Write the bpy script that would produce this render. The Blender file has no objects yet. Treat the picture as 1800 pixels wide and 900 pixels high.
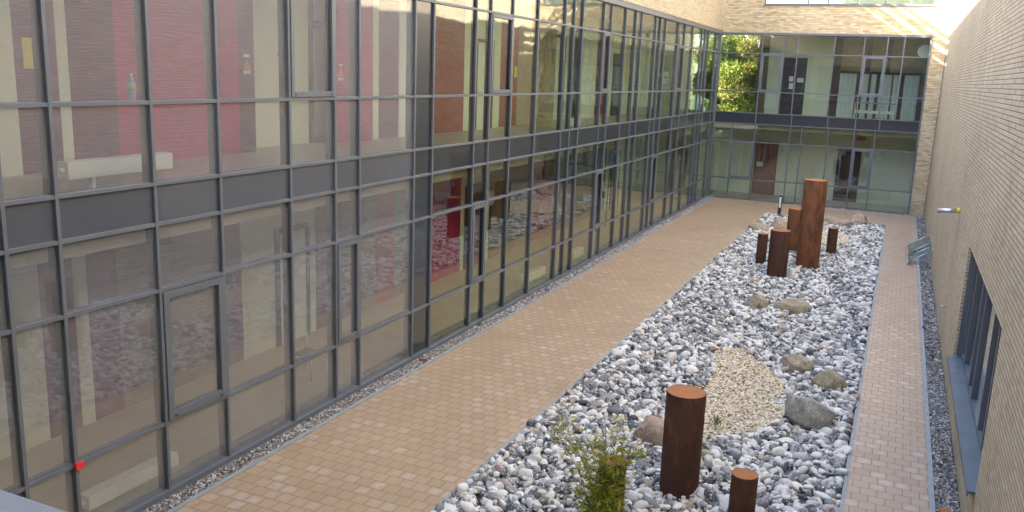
import bpy, math, random
import numpy as np
from mathutils import Vector, Matrix
random.seed(7); rng = np.random.default_rng(11)
PI = math.pi
sc = bpy.context.scene
COL = sc.collection

# ------------------------------------------------------------------ node helpers
class N:
    def __init__(s, name):
        s.m = bpy.data.materials.new(name); s.m.use_nodes = True
        s.t = s.m.node_tree; s.t.nodes.clear()
        s.out = s.t.nodes.new('ShaderNodeOutputMaterial')
    def n(s, typ, **kw):
        x = s.t.nodes.new(typ)
        for k, v in kw.items(): setattr(x, k, v)
        return x
    def l(s, a, b): s.t.links.new(a, b)
    def set(s, sock, v):
        if isinstance(v, bpy.types.NodeSocket): s.l(v, sock)
        else: sock.default_value = v
    def math(s, op, a, b=0.0, c=0.0, clamp=False):
        x = s.n('ShaderNodeMath', operation=op); x.use_clamp = clamp
        s.set(x.inputs[0], a); s.set(x.inputs[1], b); s.set(x.inputs[2], c)
        return x.outputs[0]
    def mixc(s, f, a, b, bt='MIX'):
        x = s.n('ShaderNodeMix', data_type='RGBA', blend_type=bt); x.clamp_factor = True
        s.set(x.inputs[0], f); s.set(x.inputs[6], a); s.set(x.inputs[7], b)
        return x.outputs[2]
    def ramp(s, f, stops, interp='LINEAR'):
        x = s.n('ShaderNodeValToRGB'); x.color_ramp.interpolation = interp
        e = x.color_ramp.elements
        while len(e) < len(stops): e.new(0.5)
        for i, (p, c) in enumerate(stops):
            e[i].position = p; e[i].color = (*c, 1) if len(c) == 3 else c
        s.set(x.inputs[0], f); return x.outputs[0]
    def noise(s, vec, scale, detail=3.0, rough=0.5, dist=0.0):
        x = s.n('ShaderNodeTexNoise'); x.inputs['Scale'].default_value = scale
        x.inputs['Detail'].default_value = detail; x.inputs['Roughness'].default_value = rough
        x.inputs['Distortion'].default_value = dist
        if vec is not None: s.l(vec, x.inputs['Vector'])
        return x.outputs['Fac']
    def uv(s): return s.n('ShaderNodeUVMap').outputs[0]
    def obj(s): return s.n('ShaderNodeTexCoord').outputs['Object']
    def pos(s): return s.n('ShaderNodeNewGeometry').outputs['Position']
    def bump(s, h, strength=0.3, dist=0.01):
        x = s.n('ShaderNodeBump'); x.inputs['Strength'].default_value = strength
        x.inputs['Distance'].default_value = dist; s.l(h, x.inputs['Height']); return x.outputs[0]
    def bsdf(s, col, rough=0.6, normal=None, metal=0.0, spec=0.5):
        x = s.n('ShaderNodeBsdfPrincipled')
        s.set(x.inputs['Base Color'], col if isinstance(col, bpy.types.NodeSocket) else (*col, 1))
        s.set(x.inputs['Roughness'], rough); x.inputs['Metallic'].default_value = metal
        x.inputs['Specular IOR Level'].default_value = spec
        if normal is not None: s.l(normal, x.inputs['Normal'])
        s.l(x.outputs[0], s.out.inputs[0]); return x

def cells(k, w, h, mortar, jitter=True):
    """running-bond cell ids and joint mask from metre UVs"""
    uv = k.uv(); sp = k.n('ShaderNodeSeparateXYZ'); k.l(uv, sp.inputs[0])
    u, v = sp.outputs[0], sp.outputs[1]
    wob = k.noise(uv, 3.0, 2)
    v = k.math('ADD', v, k.math('MULTIPLY', k.math('SUBTRACT', wob, .5), mortar*.5))
    vr = k.math('DIVIDE', v, h); row = k.math('FLOOR', vr); fv = k.math('FRACT', vr)
    rn = k.n('ShaderNodeTexWhiteNoise', noise_dimensions='1D'); k.l(row, rn.inputs['W'])
    off = k.math('ADD', k.math('MULTIPLY', row, .5), k.math('MULTIPLY', rn.outputs['Value'], .35 if jitter else 0))
    ur = k.math('ADD', k.math('DIVIDE', u, w), off); col = k.math('FLOOR', ur); fu = k.math('FRACT', ur)
    cid = k.n('ShaderNodeCombineXYZ'); k.l(col, cid.inputs[0]); k.l(row, cid.inputs[1])
    wn = k.n('ShaderNodeTexWhiteNoise', noise_dimensions='3D'); k.l(cid.outputs[0], wn.inputs['Vector'])
    du = k.math('MULTIPLY', k.math('MINIMUM', fu, k.math('SUBTRACT', 1, fu)), w)
    dv = k.math('MULTIPLY', k.math('MINIMUM', fv, k.math('SUBTRACT', 1, fv)), h)
    return uv, wn, du, dv, fu, fv

def brick_mat(name, stops, mort, w=.24, h=.077, j=.011, rough=.85, head=.8, stain=False):
    k = N(name); uv, wn, du, dv, fu, fv = cells(k, w, h, j)
    mb_ = k.math('DIVIDE', k.math('SUBTRACT', dv, j*.38), j*.25, clamp=True)
    mh_ = k.math('DIVIDE', k.math('SUBTRACT', du, j*.25), j*.25, clamp=True)
    mh_ = k.math('ADD', 1-head, k.math('MULTIPLY', mh_, head))
    mask = k.math('MULTIPLY', mb_, mh_)
    col = k.ramp(wn.outputs['Value'], stops)
    n1 = k.noise(uv, 55, 4, .65)
    col = k.mixc(1, col, k.ramp(n1, [(.25, (.72,.70,.68)), (.75, (1.12,1.1,1.08))]), 'MULTIPLY')
    n2 = k.noise(uv, .35, 4, .6)
    col = k.mixc(1, col, k.ramp(n2, [(.3, (.86,.85,.86)), (.7, (1.06,1.05,1.03))]), 'MULTIPLY')
    c = k.mixc(mask, (*mort, 1), col)
    if stain:
        sp = k.n('ShaderNodeSeparateXYZ'); k.l(uv, sp.inputs[0]); zz = sp.outputs[1]
        for yc, z1, wd, st in ((22.0, 3.2, .10, .55), (18.45, .85, .10, .35), (11.95, .84, .12, .35), (15.1, .82, .25, .22), (30.5, 6.5, .25, .15)):
            dx = k.math('DIVIDE', k.math('SUBTRACT', k.math('ADD', sp.outputs[0], k.math('MULTIPLY', k.noise(uv, 2.5, 3), .12)), yc+.06), wd)
            g = k.math('POWER', 2.718, k.math('MULTIPLY', k.math('MULTIPLY', dx, dx), -1))
            below = k.math('MULTIPLY', k.math('SUBTRACT', z1, zz), 6, clamp=True)
            fade = k.math('SUBTRACT', 1, k.math('MULTIPLY', k.math('SUBTRACT', z1, zz), .45), clamp=True)
            c = k.mixc(k.math('MULTIPLY', k.math('MULTIPLY', g, below), k.math('MULTIPLY', fade, st)), c, (.20,.13,.08, 1))
    hgt = k.math('ADD', mask, k.math('MULTIPLY', n1, .35))
    k.bsdf(c, rough, k.bump(hgt, .7, .008), spec=.25)
    return k.m

TAN = [(0, (.55,.465,.33)), (.2, (.62,.55,.40)), (.4, (.67,.605,.45)), (.6, (.64,.56,.40)), (.78, (.69,.64,.485)), (.9, (.58,.49,.36)), (1, (.70,.66,.52))]
M = {}
M['brick'] = brick_mat('tan_brick', TAN, (.15,.13,.135), j=.0125, head=.45, stain=True)
TANY = [(0, (.50,.39,.23)), (.3, (.68,.59,.40)), (.5, (.76,.70,.52)), (.7, (.66,.54,.34)), (.85, (.61,.47,.33)), (1, (.79,.74,.60))]
M['brick_far'] = brick_mat('ochre_brick', TANY, (.27,.22,.15), w=.27, j=.010)
M['crimson'] = brick_mat('crimson_brick', [(0, (.46,.012,.11)), (1, (.56,.02,.155))], (.36,.015,.09), rough=.7)
M['maroon'] = brick_mat('maroon_brick', [(0, (.15,.04,.07)), (1, (.22,.055,.095))], (.12,.035,.06), rough=.7)
M['redbrown'] = brick_mat('red_brown_brick', [(0, (.32,.06,.045)), (1, (.42,.09,.06))], (.24,.06,.05), rough=.75)
M['shadetan'] = brick_mat('shaded_tan_brick', [(0, (.20,.155,.115)), (1, (.27,.21,.155))], (.15,.12,.09))  # interior tan darkened, indoor shade put into the colour
M['innertan'] = brick_mat('interior_tan_brick', [(0, (.42,.36,.26)), (1, (.54,.47,.34))], (.30,.27,.22))

def plain(name, c, rough=.6, metal=0., var=.08, scale=3., bump=0., spec=.5):
    k = N(name); p = k.obj(); n = k.noise(p, scale, 5, .6)
    lo = tuple(x*(1-var) for x in c); hi = tuple(min(1, x*(1+var)) for x in c)
    col = k.ramp(n, [(.3, lo), (.7, hi)])
    nr = k.noise(p, scale*6, 3)
    r = k.math('ADD', rough-.06, k.math('MULTIPLY', nr, .12))
    k.bsdf(col, r, k.bump(k.noise(p, scale*20, 3), bump, .004) if bump else None, metal, spec)
    return k.m
M['frame'] = plain('grey_powder_coat', (.135,.155,.19), .42, var=.10, scale=1.3)
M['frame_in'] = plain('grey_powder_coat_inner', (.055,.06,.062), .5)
M['cream'] = plain('cream_plaster', (.72,.77,.62), .8, var=.04, scale=.8)
M['white'] = plain('white_paint', (.76,.83,.77), .45, var=.03)
M['ceil'] = plain('ceiling_paint', (.72,.72,.68), .85, var=.03)
M['doordark'] = plain('dark_door', (.045,.03,.045), .4, var=.12)
M['doorred'] = plain('red_brown_door', (.20,.055,.05), .45, var=.12)
M['paper'] = plain('paper', (.8,.82,.84), .8, var=.02)
M['yellow'] = plain('yellow_notice', (.75,.62,.04), .6, var=.05)
M['orange'] = plain('warning_orange', (.75,.28,.02), .6, var=.05)
M['red'] = plain('red_tag', (.80,.04,.035), .5)
M['curtain'] = plain('pale_curtain', (.62,.68,.66), .8, var=.08, scale=2)
M['post'] = plain('dark_post', (.10,.065,.06), .6)
M['blue'] = plain('blue_cover', (.22,.45,.85), .5)
M['silver'] = plain('galvanised_metal', (.60,.62,.65), .32, metal=.9, var=.1, scale=12)
M['kerb'] = plain('concrete_edging', (.33,.36,.37), .8, var=.12, scale=5, bump=.3)
M['slate'] = plain('slate_grey_sill', (.10,.135,.165), .5, var=.15, scale=2.2)
M['coping'] = plain('metal_coping', (.22,.25,.30), .42, var=.06, scale=2)
M['black'] = plain('black_metal', (.03,.03,.035), .4)
M['lamp'] = plain('lamp_diffuser', (.82,.83,.84), .3)
M['soil'] = plain('dark_bed_base', (.07,.07,.075), .95, var=.4, scale=8)
M['roof'] = plain('roof_metal', (.25,.25,.26), .6)
M['bark'] = plain('grey_bark', (.13,.10,.07), .9, var=.3, scale=8)

def lino():
    k = N('beige_floor'); uv = k.uv(); n = k.noise(uv, 1.2, 5, .6)
    col = k.ramp(n, [(.3, (.42,.38,.28)), (.7, (.50,.46,.35))])
    k.bsdf(col, .38); return k.m
M['floor'] = lino()

def paver_mat():
    k = N('sand_pavers'); uv, wn, du, dv, fu, fv = cells(k, .233, .233, .006, False)
    d = k.math('MINIMUM', du, dv); j = .006
    wob = k.math('MULTIPLY', k.noise(uv, 40, 2), .0016)
    mask = k.math('DIVIDE', k.math('SUBTRACT', k.math('ADD', d, wob), j*.55), j*.55, clamp=True)
    # which way across the court: left path is sandier, the narrow right one pinker
    base = k.ramp(wn.outputs['Value'], [(0, (.475,.34,.22)), (.35, (.50,.36,.232)), (.7, (.515,.375,.245)), (1, (.49,.362,.243))])
    sp = k.n('ShaderNodeSeparateXYZ'); k.l(uv, sp.inputs[0])
    side = k.math('MULTIPLY', k.math('SUBTRACT', sp.outputs[0], 5.0), .5, clamp=True)
    base = k.mixc(k.math('MULTIPLY', side, .75), base, k.ramp(wn.outputs['Value'], [(0, (.44,.33,.26)), (.5, (.50,.38,.30)), (1, (.475,.37,.30))]))
    # lime bloom: pale blush in the middle of some stones
    cen = k.math('MULTIPLY', k.math('MULTIPLY', fu, k.math('SUBTRACT', 1, fu)), k.math('MULTIPLY', fv, k.math('SUBTRACT', 1, fv)))
    cen = k.math('MULTIPLY', cen, 15, clamp=True)
    sel = k.n('ShaderNodeSeparateColor'); k.l(wn.outputs['Color'], sel.inputs[0])
    patch = k.noise(uv, .33, 3, .6)
    th = k.math('SUBTRACT', 1.15, k.math('MULTIPLY', patch, .95))
    on = k.math('MULTIPLY', k.math('SUBTRACT', sel.outputs[1], th), 3.0, clamp=True)
    spk = k.math('MULTIPLY', k.math('SUBTRACT', k.noise(uv, 13, 5, .7), .33), 3.2, clamp=True)
    f = k.math('MULTIPLY', k.math('MULTIPLY', on, cen), k.math('MULTIPLY', spk, .75))
    col = k.mixc(f, base, (.74,.68,.66, 1))
    g = k.noise(uv, 120, 3, .7)
    col = k.mixc(1, col, k.ramp(g, [(.25, (.82,.82,.82)), (.75, (1.12,1.12,1.12))]), 'MULTIPLY')
    big = k.noise(uv, .25, 5, .62)
    col = k.mixc(1, col, k.ramp(big, [(.3, (.87,.86,.85)), (.7, (1.06,1.05,1.05))]), 'MULTIPLY')
    c = k.mixc(mask, (.15,.10,.07, 1), col)
    h = k.math('ADD', k.math('ADD', mask, k.math('MULTIPLY', g, .15)), k.math('MULTIPLY', sel.outputs[2], .2))
    rough = k.math('SUBTRACT', .54, k.math('MULTIPLY', big, .25))
    k.bsdf(c, rough, k.bump(h, .5, .006), spec=.4); return k.m
M['paver'] = paver_mat()

def glass_mat(name, tint, f0, wav=.05, dark=None, dust_veil=0.0, body=(.02,.025,.03)):
    k = N(name)
    p = k.pos(); n = k.noise(p, 1.1, 2, .4)
    nr = k.bump(n, wav, .02)
    geo = k.n('ShaderNodeNewGeometry')
    dot = k.n('ShaderNodeVectorMath', operation='DOT_PRODUCT')
    k.l(geo.outputs['Incoming'], dot.inputs[0]); k.l(geo.outputs['Normal'], dot.inputs[1])
    fac = k.math('SUBTRACT', 1, k.math('ABSOLUTE', dot.outputs['Value']))
    F = k.math('ADD', f0, k.math('MULTIPLY', k.math('POWER', fac, 5.0), 1-f0), clamp=True)
    gl = k.n('ShaderNodeBsdfGlossy'); gl.inputs['Roughness'].default_value = .012
    gl.inputs['Color'].default_value = (.96,.98,.97,1); k.l(nr, gl.inputs['Normal'])
    if dark is None:
        tr = k.n('ShaderNodeBsdfTransparent'); tr.inputs['Color'].default_value = (*tint, 1)
    else:
        tr = k.n('ShaderNodeBsdfPrincipled'); tr.inputs['Base Color'].default_value = (*dark, 1); tr.inputs['Roughness'].default_value = .35
    base = tr.outputs[0]
    if dust_veil:
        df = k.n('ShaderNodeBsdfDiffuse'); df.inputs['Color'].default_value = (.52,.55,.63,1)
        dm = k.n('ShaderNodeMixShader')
        k.l(k.math('MULTIPLY', k.math('ADD', k.noise(p, .5, 4, .6), .5), dust_veil), dm.inputs[0])
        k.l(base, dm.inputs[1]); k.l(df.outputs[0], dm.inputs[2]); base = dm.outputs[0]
    mx = k.n('ShaderNodeMixShader'); k.l(F, mx.inputs[0]); k.l(base, mx.inputs[1]); k.l(gl.outputs[0], mx.inputs[2])
    k.l(mx.outputs[0], k.out.inputs[0]); return k.m
M['glass'] = glass_mat('clear_pane', (.85,.89,.85), .10, wav=.3)
M['glass_veiled'] = glass_mat('veil_haze_pane', (.94,.945,.965), .085, dust_veil=.14, wav=.25)  # left panes: milky reflection haze put into the glass colour
M['glass_teal'] = glass_mat('greenish_pane', (.89,.93,.92), .075)
M['glass_hood'] = glass_mat('hood_pane', (.86,.93,.91), .06, dust_veil=.16)
M['spandrel'] = glass_mat('spandrel_glass', (0,0,0), .055, dark=(.022,.03,.045))
M['spandrel_veiled'] = glass_mat('veil_haze_spandrel', (0,0,0), .07, dark=(.035,.045,.07), dust_veil=.10)  # same painted haze for the left spandrels

def rust_mat(name, dark=.5):
    k = N(name); p = k.obj()
    mp = k.n('ShaderNodeMapping'); mp.inputs['Scale'].default_value = (1.3,1.3,.45); k.l(p, mp.inputs[0])
    n = k.noise(mp.outputs[0], 3.2, 6, .65, .6); f = k.noise(p, 60, 4, .7)
    s = dark
    col = k.ramp(n, [(.22, (.045,.022,.017)), (.30+.28*s, (.085,.038,.023)), (.50+.24*s, (.19,.078,.034)), (1, (.32,.14,.055))])
    col = k.mixc(1, col, k.ramp(f, [(.3, (.8,.8,.8)), (.7, (1.15,1.12,1.1))]), 'MULTIPLY')
    mq = k.n('ShaderNodeMapping'); mq.inputs['Scale'].default_value = (5,5,1.3); k.l(p, mq.inputs[0])
    st = k.noise(mq.outputs[0], 2.2, 4, .6)
    col = k.mixc(1, col, k.ramp(st, [(.3, (.75,.73,.73)), (.55, (1,1,1)), (.75, (1.22,1.14,1.05))]), 'MULTIPLY')
    bl_ = k.noise(p, 2.1, 5, .7, 1.5) if dark > .5 else k.math('ADD', k.noise(p, 2.1, 5, .7, 1.5), -.06)
    col = k.mixc(k.math('MULTIPLY', k.math('SUBTRACT', bl_, .55), 5, clamp=True), col, (.045,.026,.022,1))
    k.bsdf(col, .75, k.bump(k.math('ADD', f, st), .35, .005), spec=.3); return k.m
M['rust'] = rust_mat('weathered_steel', .12); M['rust_dark'] = rust_mat('dark_weathered_steel', .95)
def rust_top():
    k = N('orange_rust_lid'); n = k.noise(k.obj(), 14, 6, .7)
    k.bsdf(k.ramp(n, [(.3, (.31,.12,.045)), (.7, (.43,.18,.07))]), .8, k.bump(n, .2, .004), spec=.3); return k.m
M['rust_top'] = rust_top()

def pebble_mat(name, mottled=True):
    k = N(name); a = k.n('ShaderNodeAttribute'); a.attribute_name = 'pc'
    p = k.obj(); col = a.outputs['Color']
    if mottled:
        n = k.noise(p, 24, 3, .65, 1.2)
        sel = k.math('MULTIPLY', k.math('SUBTRACT', n, .545), 16, clamp=True)
        col = k.mixc(k.math('MULTIPLY', sel, k.math('MULTIPLY', a.outputs['Alpha'], .95)), col, (.78,.77,.75, 1))
        n3 = k.noise(p, 19, 3, .6, .8)
        s2 = k.math('MULTIPLY', k.math('SUBTRACT', n3, .575), 14, clamp=True)
        col = k.mixc(k.math('MULTIPLY', s2, k.math('MULTIPLY', a.outputs['Alpha'], .85)), col, (.075,.08,.095, 1))
    f = k.noise(p, 90, 3, .7)
    col = k.mixc(1, col, k.ramp(f, [(.25, (.84,.84,.84)), (.75, (1.1,1.1,1.1))]), 'MULTIPLY')
    k.bsdf(col, .62, k.bump(f, .2, .003), spec=.4); return k.m
M['pebble'] = pebble_mat('flint_pebbles'); M['grit'] = pebble_mat('small_stones', False)

def boulder_mat(name, c1, c2, moss=0.):
    k = N(name); p = k.obj(); n = k.noise(p, 3.5, 6, .65, .4); f = k.noise(p, 45, 5, .75)
    col = k.ramp(n, [(.3, c1), (.65, c2)])
    col = k.mixc(1, col, k.ramp(f, [(.3, (.6,.6,.6)), (.7, (1.35,1.33,1.3))]), 'MULTIPLY')
    v = k.noise(p, 7, 5, .7, 2.0); col = k.mixc(1, col, k.ramp(v, [(.35, (.75,.74,.73)), (.5, (1,1,1)), (.66, (1.3,1.3,1.28))]), 'MULTIPLY')
    if moss:
        g = k.math('MULTIPLY', k.math('SUBTRACT', k.noise(p, 5, 4), .5), 5, clamp=True)
        col = k.mixc(k.math('MULTIPLY', g, moss), col, (.10,.12,.04, 1))
    k.bsdf(col, .8, k.bump(k.math('ADD', n, k.math('MULTIPLY', f, .4)), .9, .05), spec=.3); return k.m
M['b_pink'] = boulder_mat('pink_granite', (.42,.32,.25), (.52,.41,.33))
M['b_grey'] = boulder_mat('grey_gneiss', (.27,.26,.235), (.46,.44,.40))
M['b_brown'] = boulder_mat('brown_fieldstone', (.36,.31,.23), (.48,.42,.32), .3)
M['b_moss'] = boulder_mat('mossy_fieldstone', (.33,.28,.20), (.44,.38,.28), .8)

def leaf_mat(name, stops):
    k = N(name); a = k.n('ShaderNodeAttribute'); a.attribute_name = 'pc'
    x = k.bsdf(a.outputs['Color'], .5, spec=.3)
    tr = k.n('ShaderNodeBsdfTranslucent'); k.l(a.outputs['Color'], tr.inputs[0])
    mx = k.n('ShaderNodeMixShader'); mx.inputs[0].default_value = .35
    k.l(x.outputs[0], mx.inputs[1]); k.l(tr.outputs[0], mx.inputs[2]); k.l(mx.outputs[0], k.out.inputs[0]); return k.m
M['leaf'] = leaf_mat('leaves', None)

# ------------------------------------------------------------------ mesh helpers
def uvmap(me):
    """metre UVs from world axes"""
    nl = len(me.loops); vi = np.zeros(nl, np.int32); me.loops.foreach_get('vertex_index', vi)
    co = np.zeros(len(me.vertices)*3, np.float32); me.vertices.foreach_get('co', co); co = co.reshape(-1,3)
    nf = len(me.polygons); nr = np.zeros(nf*3, np.float32); me.polygons.foreach_get('normal', nr); nr = np.abs(nr.reshape(-1,3))
    lt = np.zeros(nf, np.int32); me.polygons.foreach_get('loop_total', lt)
    ax = np.repeat(np.argmax(nr, 1), lt); c = co[vi]
    u = np.where(ax == 0, c[:,1], c[:,0]); v = np.where(ax == 2, c[:,1], c[:,2])
    l = me.uv_layers.new(name='UVMap'); l.data.foreach_set('uv', np.stack([u, v], 1).astype(np.float32).ravel())

class MB:
    def __init__(s): s.v = []; s.f = []; s.sm = []
    def add(s, vs, fs, smooth=False):
        o = len(s.v); s.v += [tuple(p) for p in vs]; s.f += [tuple(i+o for i in f) for f in fs]; s.sm += [smooth]*len(fs); return s
    def box(s, x0, x1, y0, y1, z0, z1):
        x0,x1 = min(x0,x1),max(x0,x1); y0,y1 = min(y0,y1),max(y0,y1); z0,z1 = min(z0,z1),max(z0,z1)
        return s.add([(x0,y0,z0),(x1,y0,z0),(x1,y1,z0),(x0,y1,z0),(x0,y0,z1),(x1,y0,z1),(x1,y1,z1),(x0,y1,z1)],
            [(0,3,2,1),(4,5,6,7),(0,1,5,4),(1,2,6,5),(2,3,7,6),(3,0,4,7)])
    def tube(s, a, b, r0, r1=None, n=10, cap=True, smooth=True):
        r1 = r0 if r1 is None else r1
        a, b = Vector(a), Vector(b); d = (b-a).normalized()
        u = d.orthogonal().normalized(); w = d.cross(u); vs = []
        for c, r in ((a, r0), (b, r1)):
            for i in range(n):
                t = 2*PI*i/n; vs.append(c + (u*math.cos(t)+w*math.sin(t))*r)
        s.add(vs, [(i, (i+1)%n, n+(i+1)%n, n+i) for i in range(n)], smooth)
        if cap:
            o = len(s.v)-2*n
            s.f += [tuple(o+i for i in reversed(range(n))), tuple(o+n+i for i in range(n))]; s.sm += [False, False]
        return s
    def build(s, name, mat, parent=None, bevel=0.):
        me = bpy.data.meshes.new(name)
        me.from_pydata(s.v, [], s.f); me.materials.append(mat)
        me.polygons.foreach_set('use_smooth', s.sm); me.update(); uvmap(me)
        o = bpy.data.objects.new(name, me)
        if parent is not None:
            o.parent = parent
            off = parent.location.copy(); q = parent.parent
            while q is not None: off += q.location; q = q.parent
            o.location = -off
        COL.objects.link(o)
        if bevel:
            b = o.modifiers.new('bevel', 'BEVEL'); b.width = bevel; b.segments = 2; b.limit_method = 'ANGLE'
        return o
def box(name, mat, parent, *a, bevel=0.): return MB().box(*a).build(name, mat, parent, bevel)
def tag(o, label=None, cat=None, group=None, kind=None):
    if label: o['label'] = label
    if cat: o['category'] = cat
    if group: o['group'] = group
    if kind: o['kind'] = kind
    return o
def thing(name, label, cat, loc=(0,0,0), group=None):
    o = bpy.data.objects.new(name, None); o.location = loc; COL.objects.link(o); o.empty_display_size = .2
    return tag(o, label, cat, group)
def recenter(o, c):
    """move a mesh's origin to c (world) without moving it"""
    me = o.data; me.transform(Matrix.Translation(-Vector(c))); o.location = c; return o

# ------------------------------------------------------------------ dimensions
D = 44.81; W = 10.22
Z = [8.181, 7.295, 5.443, 4.396, 3.864, 2.968, 1.076, .074]
YM = [6.88,8.33,9.53,11.10,12.30,13.03,14.94,15.67,17.56,18.31,19.52,21.09,23.03,23.73,24.45,26.37,27.10,28.65,29.83,30.57,32.47,33.15,33.92,35.95,37.15,38.64,40.47,41.2,41.95,43.81]
YL = [-.4, 1.2, 1.95, 3.9, 4.65, 6.21] + YM + [D-.06]
YB = 47.6; FUP = 4.25; FG = .05; XB = -2.9; XA = -3.4

# ------------------------------------------------------------------ ground
def struct(name, mb, mat): o = mb.build(name, mat); tag(o, kind='structure'); return o
g = MB().add([(-400,-300,-.06),(400,-300,-.06),(400,500,-.06),(-400,500,-.06)], [(0,1,2,3)])
gm = plain('far_grass', (.06,.09,.03), .9, var=.3, scale=.3); struct('ground', g, gm)
# paved ring round the pebble bed (four sheets butted edge to edge in one mesh)
pv = MB()
def sheet(mb, x0, x1, y0, y1, z): mb.add([(x0,y0,z),(x1,y0,z),(x1,y1,z),(x0,y1,z)], [(0,1,2,3)])
BX0, BX1, BY0, BY1 = 3.54, 8.61, 4.2, 40.6
sheet(pv, .455, BX0-.06, -.2, D-.16, .03); sheet(pv, BX1+.06, 9.80, -.2, D-.16, .03)
sheet(pv, BX0-.06, BX1+.06, BY1+.06, D-.16, .03); sheet(pv, BX0-.06, BX1+.06, -.2, BY0-.06, .03)
struct('paved_path', pv, M['paver'])
eb = MB()
for x0, x1, y0, y1 in [(.385,.455,-.2,D-.16), (9.80,9.875,-.2,D-.16)]: eb.box(x0,x1,y0,y1,-.05,.048)
for x0, x1, y0, y1 in [(BX0-.06,BX0,BY0,BY1), (BX1,BX1+.06,BY0,BY1), (BX0-.06,BX1+.06,BY1,BY1+.06), (BX0-.06,BX1+.06,BY0-.06,BY0)]: eb.box(x0,x1,y0,y1,-.05,.045)
struct('path_edging', eb, M['kerb'])
bs = MB(); sheet(bs, BX0, BX1, BY0, BY1, -.01); sheet(bs, .0, .385, -.2, D, -.012); sheet(bs, 9.875, W, -.2, D, -.012); sheet(bs, .385, 9.875, D-.16, D, -.012)
struct('bed_soil', bs, M['soil'])
struct('door_step', MB().box(.07,.375,42.2,D-.1,-.03,.075), plain('step_plate', (.30,.33,.36), .5))

# ------------------------------------------------------------------ pebbles
def ico(sub):
    t = (1+5**.5)/2
    v = [(-1,t,0),(1,t,0),(-1,-t,0),(1,-t,0),(0,-1,t),(0,1,t),(0,-1,-t),(0,1,-t),(t,0,-1),(t,0,1),(-t,0,-1),(-t,0,1)]
    f = [(0,11,5),(0,5,1),(0,1,7),(0,7,10),(0,10,11),(1,5,9),(5,11,4),(11,10,2),(10,7,6),(7,1,8),(3,9,4),(3,4,2),(3,2,6),(3,6,8),(3,8,9),(4,9,5),(2,4,11),(6,2,10),(8,6,7),(9,8,1)]
    v = [np.array(p)/np.linalg.norm(p) for p in v]
    for _ in range(sub):
        c = {}; nf = []
        def mid(a, b):
            k = (min(a,b), max(a,b))
            if k not in c:
                p = v[a]+v[b]; v.append(p/np.linalg.norm(p)); c[k] = len(v)-1
            return c[k]
        for a, b, d in f:
            x, y, z = mid(a,b), mid(b,d), mid(d,a); nf += [(a,x,z),(b,y,x),(d,z,y),(x,y,z)]
        f = nf
    return np.array(v), np.array(f)

def stones(name, pts, size, flat, cols, alpha, sub, mat, angular=.15, smooth=True, protos=14):
    """many stones in one stuff mesh; pts (n,3), size (n,), cols (n,3)"""
    bv, bf = ico(sub); n = len(pts); P = []
    for _ in range(protos):
        v = bv.copy()
        for _ in range(5):
            d = rng.normal(size=3); d /= np.linalg.norm(d)
            v += np.outer(np.clip(bv@d, 0, 1)**2, d)*rng.uniform(-.48, .22)
        v += bv*rng.normal(0, angular*.35, (len(bv),1)) if angular > .3 else 0
        P.append(v*np.array([1.18,.9,1])*np.array([1,rng.uniform(.75,1),1]))
    P = np.array(P); pid = rng.integers(0, protos, n); V = P[pid].copy()
    V[:,:,2] *= flat[:,None]; V *= (size*.5)[:,None,None]
    a = rng.uniform(0, 2*PI, n); tx = rng.normal(0, .35, n); ty = rng.normal(0, .35, n)
    def R(V, a, i, j):
        c, s = np.cos(a)[:,None], np.sin(a)[:,None]; x, y = V[:,:,i].copy(), V[:,:,j].copy()
        V[:,:,i] = c*x - s*y; V[:,:,j] = s*x + c*y
    R(V, tx, 1, 2); R(V, ty, 0, 2); R(V, a, 0, 1)
    V += pts[:,None,:]
    nv, nf = len(bv), len(bf)
    F = (bf[None] + (np.arange(n)*nv)[:,None,None]).reshape(-1)
    me = bpy.data.meshes.new(name); me.vertices.add(n*nv); me.vertices.foreach_set('co', V.astype(np.float32).ravel())
    me.loops.add(len(F)); me.loops.foreach_set('vertex_index', F.astype(np.int32))
    me.polygons.add(n*nf); me.polygons.foreach_set('loop_start', np.arange(0, len(F), 3, dtype=np.int32))
    me.polygons.foreach_set('loop_total', np.full(n*nf, 3, np.int32))
    me.polygons.foreach_set('use_smooth', np.full(n*nf, smooth))
    me.update(calc_edges=True)
    ca = me.color_attributes.new('pc', 'FLOAT_COLOR', 'POINT')
    C4 = np.concatenate([cols, alpha[:,None]], 1)
    ca.data.foreach_set('color', np.repeat(C4, nv, 0).astype(np.float32).ravel())
    me.materials.append(mat); o = bpy.data.objects.new(name, me); COL.objects.link(o); return o

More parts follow.
